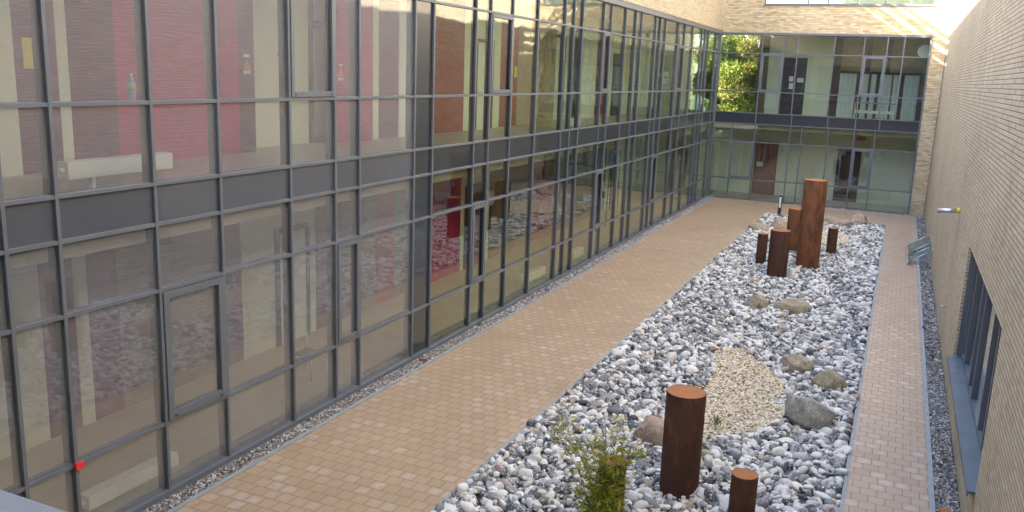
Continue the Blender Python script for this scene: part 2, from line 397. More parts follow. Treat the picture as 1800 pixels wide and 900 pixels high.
def inpoly(x, y, poly):
    r = np.zeros(len(x), bool); n = len(poly)
    for i in range(n):
        x0, y0 = poly[i]; x1, y1 = poly[(i+1)%n]
        c = ((y0 > y) != (y1 > y)) & (x < (x1-x0)*(y-y0)/((y1-y0)+1e-9)+x0); r ^= c
    return r
SAND1 = [(5.55,18.9),(6.04,19.4),(6.61,18.4),(7.02,17.95),(7.33,17.1),(7.2,16.1),(7.5,15.5),(7.05,14.5),(6.3,13.9),(5.9,14.6),(5.78,15.9),(5.9,16.9)]
SAND2 = [(4.35,35.6),(4.81,37.2),(6.37,37.5),(7.06,37.1),(7.6,35.2),(6.95,34.0),(5.6,33.6),(4.53,34.3)]
BOULD = [ # x,y,size xyz, mat, label, rot
 (5.62,13.5,.80,.66,.50,'b_pink','smooth pinkish boulder half hidden behind the large near steel column',.3),
 (7.84,15.55,.96,.78,.66,'b_grey','largest grey angular boulder right of the yellow stone patch',-.5),
 (8.06,17.65,.68,.55,.42,'b_moss','mossy brown boulder nearest the narrow right path',.4),
 (7.33,18.5,.70,.52,.38,'b_brown','pale brown boulder at the upper right tip of the near yellow patch',.1),
 (6.75,23.4,.98,.66,.44,'b_brown','long flat brown boulder in the middle of the pebble bed',0.1),
 (5.80,23.2,.64,.56,.44,'b_moss','small dark mossy boulder beside the long flat one',.7),
 (3.98,35.85,.92,.72,.40,'b_brown','broad brown boulder on the left edge at the far end of the bed',.2),
 (4.68,36.9,.80,.66,.52,'b_pink','peaked pinkish boulder just in front of the bollard light',.5),
 (5.05,39.0,.80,.60,.46,'b_grey','dark grey boulder between bollard light and the middle steel column',.9),
 (6.25,39.6,.60,.60,.48,'b_brown','brown boulder showing just right of the tallest column near the far end',.2),
 (6.85,39.3,1.10,.60,.40,'b_pink','long low pinkish boulder at the far end of the bed',.0),
 (7.55,40.2,.78,.62,.58,'b_pink','tall pointed boulder at the far right end of the bed',.3)]
CYL = [ # x,y,r,h,mat,label
 (6.46,29.45,.365,2.93,'rust','tallest rust brown steel column in the far group'),
 (5.76,31.8,.30,1.62,'rust','second tallest rusty column, partly hidden behind the tallest one'),
 (5.76,27.38,.30,1.52,'rust_dark','thick short rusty column nearest the camera in the far group'),
 (5.02,29.12,.165,1.06,'rust_dark','thin short rusty column at the left of the far group'),
 (7.0,32.15,.17,1.0,'rust_dark','thin short rusty column at the right of the far group'),
 (6.40,11.88,.285,1.57,'rust_dark','large dark rusty steel column standing in front of the pink boulder'),
 (7.38,11.45,.18,.70,'rust_dark','small low rusty column at the bottom edge right of the large one'),
 (5.86,10.2,.175,1.08,'rust_dark','thin rusty column overgrown by the leafy bamboo')]
def blocked(x, y, pad=0.):
    b = np.zeros(len(x), bool)
    for c in CYL: b |= (x-c[0])**2+(y-c[1])**2 < (c[2]-.03+pad)**2
    for q in BOULD: b |= ((x-q[0])/(q[2]*.36))**2+((y-q[1])/(q[3]*.36))**2 < 1
    return b
def scatter(x0, x1, y0, y1, s, jit=.42):
    nx, ny = int((x1-x0)/s), int((y1-y0)/(s*.87))
    X, Y = np.meshgrid(np.arange(nx)+.5, np.arange(ny)+.5); X = X + .5*(np.arange(ny)%2)[:,None]-.25
    x = x0 + X.ravel()*(x1-x0)/nx; y = y0 + Y.ravel()*(y1-y0)/ny
    x = x+rng.uniform(-jit, jit, len(x))*s; y = y+rng.uniform(-jit, jit, len(y))*s
    return np.clip(x, x0+s*.3, x1-s*.3), np.clip(y, y0+s*.3, y1-s*.3)
PALW = np.array([(.82,.81,.79),(.78,.77,.75),(.70,.68,.62),(.80,.78,.73),(.80,.80,.80)])
PALG = np.array([(.25,.265,.285),(.34,.35,.365),(.18,.19,.21),(.42,.42,.42),(.12,.13,.145),(.31,.30,.285),(.085,.09,.10)])
PALB = np.array([(.42,.33,.25),(.50,.38,.34),(.46,.38,.26),(.36,.24,.18)])
def pick(n, pw, pg):
    c = np.zeros((n,3)); r = rng.random(n)
    a = r < pw; b = (r >= pw) & (r < pw+pg); d = r >= pw+pg
    c[a] = PALW[rng.integers(0, len(PALW), a.sum())]; c[b] = PALG[rng.integers(0, len(PALG), b.sum())]; c[d] = PALB[rng.integers(0, len(PALB), d.sum())]
    return c*rng.uniform(.88, 1.1, (n,1)), np.where(a, .35, 1.)*(rng.random(n) < .75)
allp = []
for lay, zz in ((0, -.005), (1, .05)):
    for (ya, yb, s) in ((4.3, 40.55, .122),):
        x, y = scatter(BX0+.02, BX1-.02, ya, yb, s if lay else s*.9)
        if lay: k = rng.random(len(x)) < .72; x, y = x[k], y[k]
        k = ~(inpoly(x, y, SAND1) | inpoly(x, y, SAND2)) & ~blocked(x, y); x, y = x[k], y[k]
        sz = rng.lognormal(math.log(.122), .34, len(x)).clip(.055, .27)
        allp.append((x, y, np.full(len(x), zz)+rng.uniform(-.008, .014, len(x))+.0*sz, sz))
x, y, z, sz = [np.concatenate([a[i] for a in allp]) for i in range(4)]
z = z + .02*np.sin(x*2.1+y*.7)*np.cos(y*1.3) + .015
cols, al = pick(len(x), .47, .46)
near = y < 21
for m_, nm, sub in ((near, 'flint_pebbles', 2), (~near, 'flint_pebbles', 1)):
    o = stones(nm, np.stack([x,y,z],1)[m_], sz[m_], rng.uniform(.5,.85,m_.sum()), cols[m_], al[m_], sub, M['pebble'])
    tag(o, 'white and grey rounded pebbles filling the near half of the bed' if sub == 2 else 'white and grey rounded pebbles filling the far half of the bed', 'pebbles', kind='stuff')
def sandpatch(poly, s, label):
    px = [p[0] for p in poly]; py = [p[1] for p in poly]; A = []
    for zz in (.03, .058):
        x, y = scatter(min(px)-.2, max(px)+.2, min(py)-.2, max(py)+.2, s)
        jx = x+rng.normal(0, .06, len(x)); jy = y+rng.normal(0, .06, len(x))
        k = inpoly(jx, jy, poly) & ~blocked(x, y); A.append(np.stack([x[k], y[k], np.full(k.sum(), zz)], 1))
    p = np.concatenate(A); n = len(p); pal = np.array([(.74,.64,.46),(.80,.71,.54),(.66,.55,.39),(.84,.77,.64),(.70,.58,.43)])
    c = pal[rng.integers(0, 5, n)]*rng.uniform(.88, 1.08, (n,1))
    o = stones('yellow_gravel', p, rng.lognormal(math.log(s*1.05), .25, n), rng.uniform(.4,.7,n), c, np.zeros(n), 1, M['grit'], angular=.5)
    tag(o, label, 'gravel', kind='stuff')
sandpatch(SAND1, .066, 'pale yellow broken stones forming a patch behind the large near column')
sandpatch(SAND2, .085, 'pale yellow broken stones around the far steel columns')
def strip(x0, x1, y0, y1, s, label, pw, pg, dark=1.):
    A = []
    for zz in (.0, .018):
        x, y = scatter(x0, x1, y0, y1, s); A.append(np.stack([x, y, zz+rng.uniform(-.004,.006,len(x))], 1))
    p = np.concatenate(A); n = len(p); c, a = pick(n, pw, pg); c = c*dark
    o = stones('gravel_strip', p, rng.lognormal(math.log(s*1.1), .28, n), rng.uniform(.5,.8,n), c, np.zeros(n), 1 if s < .03 else 1, M['grit'], angular=.4)
    tag(o, label, 'gravel', kind='stuff')
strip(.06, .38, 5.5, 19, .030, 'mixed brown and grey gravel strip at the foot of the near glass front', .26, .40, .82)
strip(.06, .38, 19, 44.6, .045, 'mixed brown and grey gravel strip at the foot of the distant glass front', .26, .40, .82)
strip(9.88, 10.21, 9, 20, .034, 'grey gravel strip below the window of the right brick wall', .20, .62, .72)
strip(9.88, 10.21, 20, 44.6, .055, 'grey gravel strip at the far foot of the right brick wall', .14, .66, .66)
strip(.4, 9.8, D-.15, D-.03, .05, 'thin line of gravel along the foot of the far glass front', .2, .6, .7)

# ------------------------------------------------------------------ boulders
for i, (x, y, sx, sy, h, m, lab, rz) in enumerate(BOULD):
    bv, bf = ico(4); v = bv.copy(); r2 = np.random.default_rng(100+i)
    for _ in range(15 if 'angular' in lab else 9):   # flattened facets
        d = r2.normal(size=3); d /= np.linalg.norm(d); lim = r2.uniform(.55,.85) if 'angular' in lab else r2.uniform(.72,.92)
        t = v@d; v -= np.outer(np.clip(t-lim, 0, None)*.85, d)
    ph = r2.uniform(0, 6, 6)
    v *= (1+.035*np.sin(v[:,0]*5+ph[0])*np.cos(v[:,1]*4+ph[1])+.02*np.sin(v[:,2]*9+ph[2]+v[:,0]*7))[:,None]
    if 'peaked' in lab or 'pointed' in lab: v[:,:2] *= (1.05-.35*np.clip(v[:,2:3],0,1)); 
    v *= np.array([sx/2, sy/2, h*.62])
    c, s_ = math.cos(rz), math.sin(rz); v = np.stack([c*v[:,0]-s_*v[:,1]+x, s_*v[:,0]+c*v[:,1]+y, v[:,2]+h*.30], 1)
    mb = MB(); mb.add(v.tolist(), bf.tolist(), True); o = mb.build('boulder', M[m]); recenter(o, (x, y, 0))
    tag(o, lab, 'boulder', 'boulders in the pebble bed')

# ------------------------------------------------------------------ steel columns
for x, y, r, h, m, lab in CYL:
    t = thing('steel_column', lab, 'column', (x, y, 0), 'weathered steel columns')
    n = 64; mb = MB(); vs = []
    prof = [(r, -.05), (r, h-.004), (r-.004, h)]
    for pr, pz in prof:
        for k in range(n): a = 2*PI*k/n; vs.append((x+pr*math.cos(a), y+pr*math.sin(a), pz))
    fs = []
    for j in range(len(prof)-1): fs += [(j*n+k, j*n+(k+1)%n, (j+1)*n+(k+1)%n, (j+1)*n+k) for k in range(n)]
    mb.add(vs, fs, True); mb.build('shaft', M[m], t)
    mb = MB(); q = [(x+(r-.006)*math.cos(2*PI*k/n), y+(r-.006)*math.sin(2*PI*k/n), h-.003) for k in range(n)]
    q2 = [(a, b, h-.02) for a, b, _ in q]
    mb.add(q+q2, [tuple(range(n)), tuple(reversed(range(n, 2*n)))]+[(k, n+k, n+(k+1)%n, (k+1)%n) for k in range(n)])
    mb.build('lid', M['rust_top'], t)

# ------------------------------------------------------------------ curtain walls
def wallmap(axis):
    """returns box(u0,u1,w0,w1,z0,z1) where u runs along the wall and w is out of it (towards the court)"""
    if axis == 'L': return lambda mb, u0, u1, w0, w1, z0, z1: mb.box(w0, w1, u0, u1, z0, z1)
    return lambda mb, u0, u1, w0, w1, z0, z1: mb.box(u0, u1, D-w1, D-w0, z0, z1)
def mull(bx, par, u, z0, z1, w=.050, out=.046, inn=.17):
    mb = MB(); bx(mb, u-w/2, u+w/2, -.010, out, z0, z1); bx(mb, u-.009, u+.009, -.034, -.008, z0, z1); m = mb.build('mullion', M['frame'], par, .003)
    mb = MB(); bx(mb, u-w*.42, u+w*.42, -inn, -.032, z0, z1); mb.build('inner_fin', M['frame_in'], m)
def sash(bx, par, u0, u1, z0, z1, gm, fr=.075, axis='L'):
    mb = MB(); a, b, c, d = u0+.034, u1-.034, z0+.034, z1-.034
    bx(mb, a, a+fr, .0, .052, c, d); bx(mb, b-fr, b, .0, .052, c, d)
    bx(mb, a+fr, b-fr, .0, .050, c, c+fr*1.15); bx(mb, a+fr, b-fr, .0, .050, d-fr, d)
    s = mb.build('window_sash', M['frame'], par, .004)
    mb = MB()
    for uu in (a+fr*1.2, b-fr*1.2): bx(mb, uu-.02, uu+.02, .050, .060, c+.03, c+.05)
    mb.build('drain_cap', M['black'], s)
def pane(bx, par, u0, u1, rows, gm, rot, axis):
    mb = MB()
    for z0, z1 in rows: bx(mb, u0+.010, u1-.010, -.030, -.012, z0+.008, z1-.008)
    o = mb.build('glass_pane', gm, par)
    # real panes never sit perfectly plane: a fraction of a degree each
    c = Vector((-.02, (u0+u1)/2, (rows[0][0]+rows[-1][1])/2)) if axis == 'L' else Vector(((u0+u1)/2, D+.02, (rows[0][0]+rows[-1][1])/2))
    loc = o.location.copy(); o.data.transform(Matrix.Translation(-c)); o.location = loc + c
    o.rotation_euler = (0, rot[0], rot[1]) if axis == 'L' else (rot[0], 0, rot[1])

left = thing('glazed_wing', 'long two storey glass fronted wing with grey mullions on the left', 'building', (0,0,0))
bl = wallmap('L')
rr = random.Random(3)
SASH_U = [(10.99,12.4),(18.2,19.6),(26.3,27.2),(35.9,37.2)]
bays = list(zip(YL[:-1], YL[1:]))
up_s = {9: 0, 15: 0, 21: 0, 29: 0}; 
YS = {round(a,2) for a, b in bays}
UPS = [11.10, 18.31, 26.37, 35.95]; GRS = [8.33, 12.30, 17.56, 26.37+0*1, 33.15]
for u in YL[:-1]: mull(bl, left, u, 0, Z[0]+.1, w=.050 if u < 16 else .044, inn=.16 if u < 16 else .11, out=.036)
DARK = 14.94
for i, (a, b) in enumerate(bays):
    gm = M['glass_veiled'] if b < 15.0 else M['glass']
    if abs(a-DARK) < .01:
        mb = MB()
        for z0, z1 in ((Z[1],Z[0]),(Z[2],Z[1]),(Z[3],Z[2]),(Z[4],Z[3]),(Z[5],Z[4]),(Z[6],Z[5]),(Z[7],Z[6])): bl(mb, a+.012, b-.012, -.03, -.012, z0+.008, z1-.008)
        mb.build('column_cover', M['spandrel'], left); continue
    r1 = (rr.gauss(0,.0026), rr.gauss(0,.0026)); r2 = (rr.gauss(0,.0026), rr.gauss(0,.0026))
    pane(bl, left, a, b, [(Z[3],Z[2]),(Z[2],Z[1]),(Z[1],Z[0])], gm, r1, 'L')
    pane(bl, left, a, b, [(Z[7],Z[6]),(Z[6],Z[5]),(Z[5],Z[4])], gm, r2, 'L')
    mb = MB(); bl(mb, a+.010, b-.010, -.05, -.012, Z[4]+.008, Z[3]-.008); mb.build('spandrel_panel', M['spandrel_veiled'] if b < 15 else M['spandrel'], left)
    if any(abs(a-s) < .02 for s in UPS): sash(bl, left, a, b, Z[2], Z[1], gm)
    if any(abs(a-s) < .02 for s in GRS): sash(bl, left, a, b, Z[6], Z[5], gm, .10 if b < 10 else .08)
for k, z in enumerate(Z):
    h = .05
    mb = MB()
    if k == 0: bl(mb, -.4, D-.07, -.012, .075, z, z+.17); bl(mb, -.4, D-.07, -.22, -.032, z-.02, z+.15)
    elif k == 7: bl(mb, -.4, D-.07, -.012, .07, -.03, z+.03); bl(mb, -.4, D-.07, -.16, -.032, -.03, z+.02)
    else: bl(mb, -.4, D-.07, -.012, .030, z-h/2, z+h/2); bl(mb, -.4, D-.07, -.13, -.032, z-h/2, z+h/2)
    mb.build('transom', M['frame'], left, .003)
# masonry above, roof, slabs
HR = 15.15
mb = MB(); mb.box(-.35, .10, -.5, 38.0, Z[0]+.175, HR); mb.box(-.35, .10, 38.0, D-.01, Z[0]+.175, 13.85)
mb.build('brick_wall', M['brick'], left)
mb = MB()   # added unseen slats, gapped to throw light stripes on the far wall
for z0, z1 in ((14.05,14.38),(14.62,14.86),(15.05,15.2)): mb.box(-.12, .02, 38.02, D-.02, z0, z1)
for y in (38.1, 40.2, 42.3, 44.5): mb.box(-.11, -.02, y, y+.06, 13.84, 15.1)
mb.build('stripe_slats', M['roof'], left)
mb = MB(); mb.box(-4.6, -.35, -.5, D-.01, 12.9, 13.1); mb.box(-4.6,-4.3,-.5,D-.01,-.05,12.9); mb.box(-4.3,-.35,-.5,-.2,-.05,12.9)
mb.build('rear_wall', M['ceil'], left)
mb = MB(); mb.box(-4.28, -.22, -.2, 39.3, 3.60, FUP); mb.box(-1.2, -.22, 39.3, D-.05, 3.60, FUP); mb.build('floor_slab', M['floor'], left)
mb = MB(); mb.box(-4.28, -.22, 39.1, 39.3, FUP, 8.2); mb.build('inner_wall', M['cream'], left)
mb = MB(); mb.box(-4.5, -4.28, 39.3, YB+.2, -.05, 3.6); mb.build('inner_wall', M['curtain'], left)
mb = MB(); mb.box(-4.5, -.24, 39.3, YB+.2, 3.42, 3.59); mb.build('ceiling', M['ceil'], left)
mb = MB(); mb.box(-4.28, -.17, -.2, D+3, -.05, FG); mb.build('ground_floor', M['floor'], left)
mb = MB(); mb.box(-4.28, -.22, -.2, 39.3, 8.2, 8.5); mb.build('ceiling', M['ceil'], left)

# coloured corridor wall, section by section
SEG = [(-.2,2.5,'maroon'),(2.5,5.2,'crimson'),(5.2,8.65,'cream'),(8.65,9.35,'maroon'),(9.35,9.54,'cream'),(9.54,10.42,'maroon'),(10.42,13.29,'crimson'),(13.29,13.74,'maroon'),
 (13.74,16.27,None),(16.27,16.9,'crimson'),(16.9,17.4,'maroon'),(17.4,17.92,'crimson'),(17.92,18.17,'cream'),(18.17,19.09,'maroon'),(19.09,19.42,'white'),(19.42,20.6,'maroon'),
 (20.6,22.67,'redbrown'),(22.67,25.12,'cream'),(25.12,25.64,'redbrown'),(25.64,26.1,'cream'),(26.1,26.5,'redbrown'),(26.5,29.87,'innertan'),(29.87,32.75,None),(32.75,34.4,'white'),(34.4,36.2,'redbrown'),(36.2,39.3,'cream')]  # innertan section paints the right wall's reflection as wall colour
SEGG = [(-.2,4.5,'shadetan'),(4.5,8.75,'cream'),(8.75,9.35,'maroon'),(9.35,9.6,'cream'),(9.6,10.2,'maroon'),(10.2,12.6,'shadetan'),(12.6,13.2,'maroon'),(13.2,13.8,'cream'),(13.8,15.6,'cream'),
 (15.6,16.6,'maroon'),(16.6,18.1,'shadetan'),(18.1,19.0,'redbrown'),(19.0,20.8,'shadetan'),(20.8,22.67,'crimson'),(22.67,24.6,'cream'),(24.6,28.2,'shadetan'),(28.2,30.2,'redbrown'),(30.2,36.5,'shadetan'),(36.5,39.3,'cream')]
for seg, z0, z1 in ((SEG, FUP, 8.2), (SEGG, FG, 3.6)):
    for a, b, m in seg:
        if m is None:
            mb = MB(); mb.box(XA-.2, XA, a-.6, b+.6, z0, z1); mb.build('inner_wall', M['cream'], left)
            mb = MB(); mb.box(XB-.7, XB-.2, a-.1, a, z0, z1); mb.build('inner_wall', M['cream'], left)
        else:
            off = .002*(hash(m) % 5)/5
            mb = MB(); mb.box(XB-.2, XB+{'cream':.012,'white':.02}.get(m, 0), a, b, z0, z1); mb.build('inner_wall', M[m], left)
def door(par, x, y0, y1, z0, z1, leaf, fr, glazed=False):
    mb = MB(); t = .10
    mb.box(x, x+.07, y0, y0+t, z0, z1); mb.box(x, x+.07, y1-t, y1, z0, z1); mb.box(x, x+.07, y0+t, y1-t, z1-t, z1)
    if glazed: mb.box(x, x+.07, y0+t, y1-t, z0, z0+.14); mb.box(x, x+.07, y0+t, y1-t, z0+2.55, z0+2.67)
    d = mb.build('door', M[fr], par)
    if not glazed: MB().box(x, x+.04, y0+t, y1-t, z0, z1-t).build('door_leaf', M[leaf], d)
    MB().tube((x+.04, y0+t+.1, z0+1.1), (x+.12, y0+t+.1, z0+1.1), .012).tube((x+.12, y0+t+.1, z0+1.1), (x+.12, y0+t+.25, z0+1.1), .012).build('handle', M['silver'], d)
door(left, XA+.005, 16.1, 17.3, FUP, 7.9, 'cream', 'frame_in', True)
door(left, XB+.013, 23.3, 24.5, FUP, 6.9, 'white', 'frame_in')
door(left, XA+.005, 30.8, 32.0, FUP, 7.4, 'white', 'frame_in')
door(left, XB+.013, 36.6, 37.8, FUP, 6.9, 'doordark', 'frame_in')
door(left, XB+.013, 14.2, 15.3, FG, 2.6, 'white', 'frame_in')
door(left, XB+.013, 22.9, 24.0, FG, 2.6, 'doorred', 'frame_in')
door(left, XB+.013, 37.2, 38.4, FG, 2.6, 'white', 'frame_in')

# radiators behind the glass
def radiator(x0, x1, y0, y1, z0, z1, zf, lab, axis='y'):
    t = thing('radiator', lab, 'radiator', ((x0+x1)/2, (y0+y1)/2, zf), 'white radiators behind the glass')
    MB().box(x0, x1, y0, y1, z0, z1).build('casing', M['white'], t, .01)
    mb = MB()
    for yy in (y0+.25*(y1-y0), y1-.2*(y1-y0)) if axis == 'y' else ():
        mb.box((x0+x1)/2-.03, (x0+x1)/2+.03, yy-.025, yy+.025, zf, z0)
    if mb.v: mb.build('foot', M['white'], t)
    mb = MB(); mb.tube(((x0+x1)/2, y0-.06, (z0+z1)/2), ((x0+x1)/2, y0+.0, (z0+z1)/2), .035); mb.build('valve', M['white'], t)
    return t
radiator(-.62, -.42, 7.42, 9.10, 4.50, 4.72, FUP, 'long white low radiator upstairs behind the leftmost panes')
radiator(-.62, -.42, 7.38, 8.95, .10, .30, FG, 'white low radiator on the ground floor at the left bottom corner')
radiator(-.62, -.42, 24.6, 25.9, 4.42, 4.66, FUP, 'short white radiator upstairs halfway along the left glass front')
radiator(-.62, -.42, 22.0, 23.5, .12, .36, FG, 'white low radiator downstairs near the middle of the left glass front')
radiator(-.62, -.42, 25.95, 26.9, .12, .36, FG, 'smaller white radiator downstairs further along the left glass front')
# notices
tag(box('notice', M['yellow'], None, XB+.004, XB+.02, 8.79, 8.97, 5.78, 6.22), 'yellow notice on maroon wall by the leftmost white wall section', 'notice')
def sign(y, z, lab):
    t = thing('warning_sign', lab, 'sign', (XB+.006, y, z))
    s = .19
    MB().add([(XB+.006,y-s/2,z),(XB+.006,y+s/2,z),(XB+.006,y,z+s*.9),(XB+.014,y-s/2,z),(XB+.014,y+s/2,z),(XB+.014,y,z+s*.9)], [(0,1,2),(5,4,3),(0,3,4,1),(1,4,5,2),(2,5,3,0)]).build('triangle', M['orange'], t)
    MB().add([(XB+.015,y-.03,z+.04),(XB+.015,y+.03,z+.04),(XB+.015,y,z+.12),(XB+.017,y-.03,z+.04),(XB+.017,y+.03,z+.04),(XB+.017,y,z+.12)], [(0,1,2),(5,4,3),(0,3,4,1),(1,4,5,2),(2,5,3,0)]).build('symbol', M['black'], t)
    MB().box(XB+.004, XB+.012, y-.09, y+.09, z-.09, z-.03).build('plate', M['paper'], t)
    MB().box(XB+.004, XB+.012, y-.07, y+.07, z+.22, z+.27).build('plate', M['paper'], t)
    mb = MB()
    for k in range(4): mb.box(XB+.0125, XB+.014, y-.06+k*.032, y-.04+k*.032, z-.07, z-.05)
    mb.build('lettering', M['black'], t)
sign(13.52, 5.86, 'orange warning triangle on dark wall beside the cream alcove')
sign(16.62, 5.75, 'smaller orange warning triangle on crimson wall right of the glazed door')
t = thing('wall_notice', 'small white notice with red top edge on the cream wall', 'notice', (XA+.004, 15.15, 6.0))
MB().box(XA+.004, XA+.014, 15.05, 15.26, 5.92, 6.14).build('sheet', M['paper'], t); MB().box(XA+.004, XA+.016, 15.05, 15.26, 6.141, 6.19).build('red_band', M['red'], t)
tag(box('notice', M['yellow'], None, XB+.004, XB+.02, 26.2, 26.42, 5.80, 6.15), 'small yellow notice on the narrow red wall section in mid facade', 'notice')
tag(recenter(box('red_tag', M['red'], None, .045, .09, 6.83, 6.95, 1.03, 1.12, bevel=.008), (.05,6.89,1.03)), 'small red tag stuck on the mullion at lower left', 'tag')
t = thing('bottle', 'clear plastic bottle with green label standing on the inner crossbar upstairs', 'bottle', (-.10, 8.16, Z[2]+.026))
zb = Z[2]+.026
MB().tube((-.10,8.16,zb),(-.10,8.16,zb+.22),.045,n=14).tube((-.10,8.16,zb+.22),(-.10,8.16,zb+.30),.045,.016,n=14).build('body', plain('bottle_plastic', (.42,.52,.52), .15), t)
MB().tube((-.10,8.16,zb+.12),(-.10,8.16,zb+.19),.047,n=14).build('label', plain('green_label', (.30,.50,.12), .6), t)
MB().tube((-.10,8.16,zb+.30),(-.10,8.16,zb+.33),.018,n=10).build('cap', M['white'], t)
# chair behind the ground floor glass
t = thing('chair', 'thin white metal chair frame behind the ground floor glass', 'chair', (-1.2, 13.1, FG))
mb = MB()
for dx in (-.2,.2):
    for dy in (-.2,.2): mb.tube((-1.2+dx*1.15,13.1+dy*1.15,FG), (-1.2+dx,13.1+dy,.5), .013)
mb.tube((-1.4,12.9,.5),(-1.42,12.88,.95),.013).tube((-1.4,13.3,.5),(-1.42,13.32,.95),.013).tube((-1.42,12.88,.95),(-1.42,13.32,.95),.013)
mb.build('frame', M['white'], t); MB().box(-1.42,-.99,12.88,13.32,.50,.525).build('seat', M['frame_in'], t)
# blue loungers
for k, (y, lab) in enumerate(((31.2,'left of two tilted blue seats behind the ground floor glass'),(32.5,'right of two tilted blue seats behind the ground floor glass'))):
    t = thing('blue_seat', lab, 'seat', (-1.5, y, FG), 'blue seats behind the glass')
    MB().add([(-1.5,y,2.55),(-1.5,y+.75,2.55),(-1.35,y+.35,3.2),(-1.35,y-.35,3.2),(-1.56,y,2.55),(-1.56,y+.75,2.55),(-1.41,y+.35,3.2),(-1.41,y-.35,3.2)], [(0,1,2,3),(7,6,5,4),(0,4,5,1),(1,5,6,2),(2,6,7,3),(3,7,4,0)]).build('seat_panel', M['blue'], t)
    MB().tube((-1.6,y+.3,FG),(-1.53,y+.3,2.7),.03).build('stand', M['frame_in'], t)

# ------------------------------------------------------------------ far building
far = thing('far_wing', 'glass fronted far wing with ochre brick band above closing the court', 'building', (5, D, 0))
bf_ = wallmap('F')
UPX = [2.08,3.13,3.75,5.42,6.73,7.73,8.44]; GX = [.98,2.10,3.79,4.33,5.57,6.74,7.66]; BX = [2.08,3.80,5.48,6.73,7.80]
x0, x1 = .06, 9.53
for u in UPX: mull(bf_, far, u, Z[3], Z[0]+.02)
for u in GX: mull(bf_, far, u, 0, Z[4])
for u in BX: mull(bf_, far, u, Z[4]+.026, Z[3]-.026)
mull(bf_, far, x1, 0, Z[0]+.1, w=.075)
box('corner_post', M['frame'], far, -.2, .055, D-.055, D+.2, 0, Z[0]+.17)
for xs, rows, k in ((UPX, [(Z[3],Z[2]),(Z[2],Z[1]),(Z[1],Z[0])], 0), (GX, [(Z[7],Z[6]),(Z[6],Z[5]),(Z[5],Z[4])], 1)):
    e = [x0]+xs+[x1]
    for a, b in zip(e[:-1], e[1:]):
        pane(bf_, far, a, b, rows, M['glass'] if a < 2 and k == 0 else M['glass_teal'], (rr.gauss(0,.002), rr.gauss(0,.002)), 'F')
e = [x0]+BX+[x1]
for a, b in zip(e[:-1], e[1:]):
    mb = MB(); bf_(mb, a+.012, b-.012, -.05, -.012, Z[4]+.01, Z[3]-.01); mb.build('spandrel_panel', M['spandrel'], far)
for k, z in enumerate(Z):
    mb = MB()
    if k == 0: bf_(mb, x0, x1+.03, -.012, .07, z, z+.10); bf_(mb, x0, x1, -.2, -.032, z-.02, z+.09)
    elif k == 7: bf_(mb, x0, x1+.03, -.012, .06, -.03, z+.01); bf_(mb, x0, x1, -.2, -.032, -.03, z)
    else: bf_(mb, x0, x1, -.012, .04, z-.024, z+.024); bf_(mb, x0, x1, -.13, -.032, z-.024, z+.024)
    mb.build('transom', M['frame'], far)
sash(bf_, far, 2.08, 3.13, Z[2], Z[1], None, .09); sash(bf_, far, 6.73, 7.73, Z[2], Z[1], None, .09)
sash(bf_, far, .98, 2.10, Z[6], Z[5], None, .09); sash(bf_, far, 6.74, 7.66, Z[6], Z[5], None, .09)
WZ0, WZ1, WX0, WX1 = 9.60, 11.9, 1.97, 9.52
mb = MB(); y0, y1 = D, D+.36
mb.box(x1+.04, W, y0, y1, -.05, Z[0]+.10)
mb.box(.1, W, y0, y1, Z[0]+.105, WZ0); mb.box(.1, WX0, y0, y1, WZ0, WZ1); mb.box(WX1, W, y0, y1, WZ0, WZ1); mb.box(.1, W, y0, y1, WZ1, 15.5)
mb.build('brick_wall', M['brick_far'], far)
box('corner_joint', M['frame'], far, W-.035, W-.006, D-.012, D-.002, .0, Z[0]-.6)
mb = MB(); mb.box(WX0-.03, WX1+.03, D-.05, D+.3, WZ0-.05, WZ0-.002); mb.build('window_sill', M['frame'], far)
ws = MB()
for u in (WX0+.04, 4.0, 4.9, 6.2, 7.4, 8.5, WX1-.04): ws.box(u-.035, u+.035, D+.08, D+.16, WZ0, WZ1)
ws.box(WX0, WX1, D+.085, D+.155, WZ0, WZ0+.07); ws.box(WX0, WX1, D+.085, D+.155, WZ1-.07, WZ1)
wf = ws.build('window', M['frame'], far); MB().box(WX0+.05, WX1-.05, D+.11, D+.125, WZ0+.05, WZ1-.05).build('pane', M['glass_teal'], wf)
YB = 47.6
mb = MB(); mb.box(2.2, W, D+.25, YB+.2, 3.60, FUP); mb.box(-1.2, 2.2, D+.02, D+.5, 3.60, FUP); mb.build('floor_slab', M['floor'], far)
mb = MB(); mb.box(0, W, D+.2, YB+.2, -.06, FG-.004); mb.build('ground_floor', M['floor'], far)
mb = MB(); mb.box(2.2, W, D+.38, YB+.2, 8.25, 8.5); mb.build('ceiling', M['ceil'], far)
mb = MB(); mb.box(1.9, W, YB+.2, YB+.4, FUP, 13); mb.box(1.9, W, D+.37, YB+.2, 13, 13.2); mb.box(W-.02, W+.3, D+.37, YB+.4, 0, 13); mb.build('rear_wall', M['cream'], far)
mb = MB(); mb.box(1.95, 5.2, YB, YB+.18, FUP, 8.25); mb.build('inner_wall', M['cream'], far)
mb = MB(); mb.box(1.9, 2.05, D+.25, YB, FUP, 8.25); mb.build('inner_wall', M['shadetan'], far)  # dark brick colour stands in for shade on this sunlit wall
mb = MB(); mb.box(-4.27, 2.2, YB, YB+.18, FG, 3.41); mb.box(-4.27, 2.2, YB+.05, YB+.18, 3.41, 3.7); mb.box(2.2, W, YB, YB+.18, FG, 3.6); mb.build('inner_wall', M['cream'], far)
mb = MB(); mb.box(.01, 2.2, D+.52, YB+.2, 3.42, 3.59); mb.build('ceiling', M['ceil'], far)
